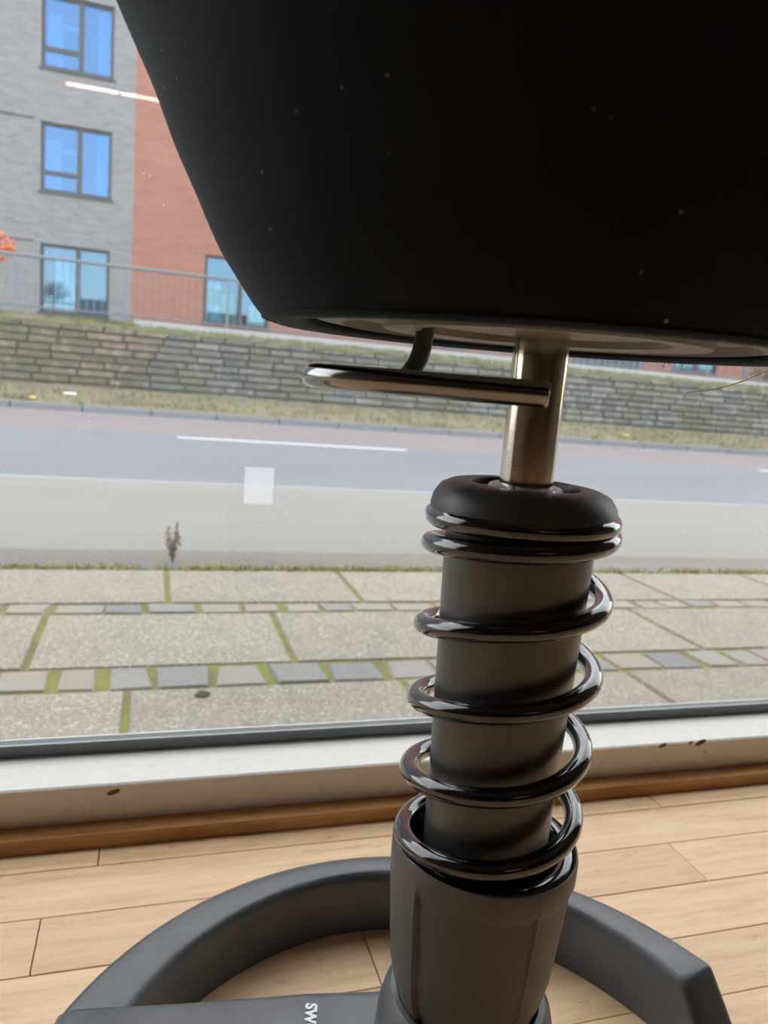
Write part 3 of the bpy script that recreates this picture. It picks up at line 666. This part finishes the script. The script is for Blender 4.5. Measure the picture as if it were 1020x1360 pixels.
for (x0, x1, z0, z1, kind) in wins:
    fy = FY + .06; fr = .07
    bm = bmesh.new()
    for a, b in (((x0, fy, z0), (x0 + fr, fy + .08, z1)), ((x1 - fr, fy, z0), (x1, fy + .08, z1)), ((x0 + fr, fy, z0), (x1 - fr, fy + .08, z0 + fr)), ((x0 + fr, fy, z1 - fr), (x1 - fr, fy + .08, z1))): addbox(bm, a, b)
    wo_ = finish(bm, 'window', 'wframe', bld)
    xm = x0 + (x1 - x0) * .54 if kind != 'r' else (x0 + x1) / 2 + .08
    box('mullion', (xm - .055, fy, z0 + fr), (xm + .055, fy + .085, z1 - fr), 'wframe', wo_)
    if kind == 'u':
        zt = z0 + .42
        box('transom', (x0 + fr, fy, zt - .05), (xm - .055, fy + .085, zt + .05), 'wframe', wo_)
        panes = ((x0 + fr, xm - .055, z0 + fr, zt - .05), (x0 + fr, xm - .055, zt + .05, z1 - fr), (xm + .055, x1 - fr, z0 + fr, z1 - fr))
    elif kind == 'g':
        panes = ((x0 + fr, xm - .055, z0 + fr, z1 - fr), (xm + .055, x1 - fr, z0 + fr, z1 - fr))
    else: panes = ((x0 + fr, xm - .055, z0 + fr, z1 - fr), (xm + .055, x1 - fr, z0 + fr, z1 - fr))
    for (a, b, c_, d) in panes: box('pane', (a, fy + .03, c_), (b, fy + .04, d), 'pane' if kind == 'u' else 'pane_low', wo_)
    box('sill', (x0 - .05, FY - .04, z0 - .05), (x1 + .05, fy, z0), 'wframe', wo_)
    # curtains and things standing behind the glass
    def drape(xa, xb, za, zb):
        bm = bmesh.new(); n = 28; rows = []
        for z in (za, zb): rows.append([bm.verts.new((xa + (xb - xa) * i / n, fy + .22 + .03 * math.sin(i * 1.4 + xa), z)) for i in range(n + 1)])
        for i in range(n): bm.faces.new((rows[0][i], rows[0][i + 1], rows[1][i + 1], rows[1][i]))
        finish(bm, 'curtain', 'curtain', wo_, True)
    if kind == 'u':
        drape(xm + .35, x1 - .1, z0 + .05, z1); drape(x0 + .1, x0 + .42, z0 + .05, z1 - .3)
        box('blind_rail', (x0 + .1, fy + .3, z1 - .55), (xm, fy + .34, z1 - .45), 'curtain', wo_)
    elif kind == 'g':
        drape(x0 + .3, xm - .02, z0 + .1, z1 - .3)
    else:
        for (a, w, z, h, mt) in ((.1, .3, .05, .42, 'white_item'), (.45, .34, .05, .7, 'green_item'), (.12, .22, .5, .3, 'yellow_item'), (.12, .3, .85, .16, 'white_item'), (.95, .2, .06, .3, 'red_item'), (1.18, .36, .1, .45, 'white_item')):
            box('window_item', (x0 + a, fy + .15, z0 + z), (x0 + a + w, fy + .4, z0 + z + h), mt, wo_)
adopt(bld)
# dark slatted shelter
shed = empty('slatted_shelter', (10, 15.6, WT)); tag(shed, 'dark slatted panel standing behind the railing under the seat edge', 'shelter')
x = 9.1
while x < 10.85: box('slat', (x, 15.5, 1.06), (x + .15, 15.55, 2.1), 'slat', shed, .01); x += .19
for z in (1.2, 1.9): box('batten', (9.1, 15.55, z), (10.85, 15.6, z + .08), 'slat', shed)
adopt(shed)
# trees and shrubs
def leafy(name, label, cat, base, trunk_h, cc, rad, mat, n, seed, size, group=None):
    R_ = random.Random(seed); root = empty(name, base); tag(root, label, cat, group)
    bx, by, bz = base
    tube('trunk', [(bx, by, bz), (bx + .03, by, bz + trunk_h * .5), cc], [.05, .04, .015], 'bark', root, 8)
    for k in range(6):
        d = Vector((R_.gauss(0, 1), R_.gauss(0, 1), R_.gauss(.2, .6))).normalized(); e = Vector(cc) + Vector((d.x * rad[0], d.y * rad[1], d.z * rad[2])) * .9
        s = Vector((bx, by, bz)).lerp(Vector(cc), .75); tube('branch', [s, s.lerp(e, .5) + Vector((0, 0, .03)), e], [.015, .01, .004], 'bark', root, 6)
    bm = bmesh.new()
    for k in range(n):
        d = Vector((R_.gauss(0, 1), R_.gauss(0, 1), R_.gauss(0, 1))).normalized() * (R_.random() ** .4); p = Vector(cc) + Vector((d.x * rad[0], d.y * rad[1], d.z * rad[2]))
        t = Vector((R_.gauss(0, 1), R_.gauss(0, 1), R_.gauss(-.2, .7))).normalized() * size * R_.uniform(.6, 1.3); s = t.cross(Vector((R_.gauss(0, 1), R_.gauss(0, 1), R_.gauss(0, 1)))).normalized() * size * .3
        bm.faces.new([bm.verts.new(p), bm.verts.new(p + t * .5 + s), bm.verts.new(p + t), bm.verts.new(p + t * .5 - s)])
    o = finish(bm, 'foliage', mat, root); o['kind'] = 'stuff'; adopt(root); return root
leafy('autumn_tree', 'small tree with orange autumn leaves at the left edge behind the railing', 'tree', (-2.9, 15.5, WT + .05), 1.1, (-2.78, 15.5, 2.27), (.36, .36, .26), 'orange', 420, 3, .1)
leafy('shrub', 'brown leafed shrub behind the railing at the far right', 'shrub', (14.6, 15.3, WT + .05), .4, (14.6, 15.3, 1.5), (.7, .4, .5), 'brownleaf', 700, 5, .13)
leafy('shrub', 'grey green shrub beside the brown one at the far right edge', 'shrub', (16.1, 15.9, WT + .05), .4, (16.1, 15.9, 1.6), (.62, .4, .55), 'leaf', 500, 6, .13)
gp = empty('green_sign', (14.6, 16.6, WT)); tag(gp, 'green panel on a post above the shrubs at the far right', 'sign')
box('panel', (14.5, 16.58, 1.85), (15.3, 16.62, 2.25), 'greensign', gp, .005); box('post', (14.86, 16.62, WT), (14.94, 16.68, 2.2), 'rail', gp); adopt(gp)
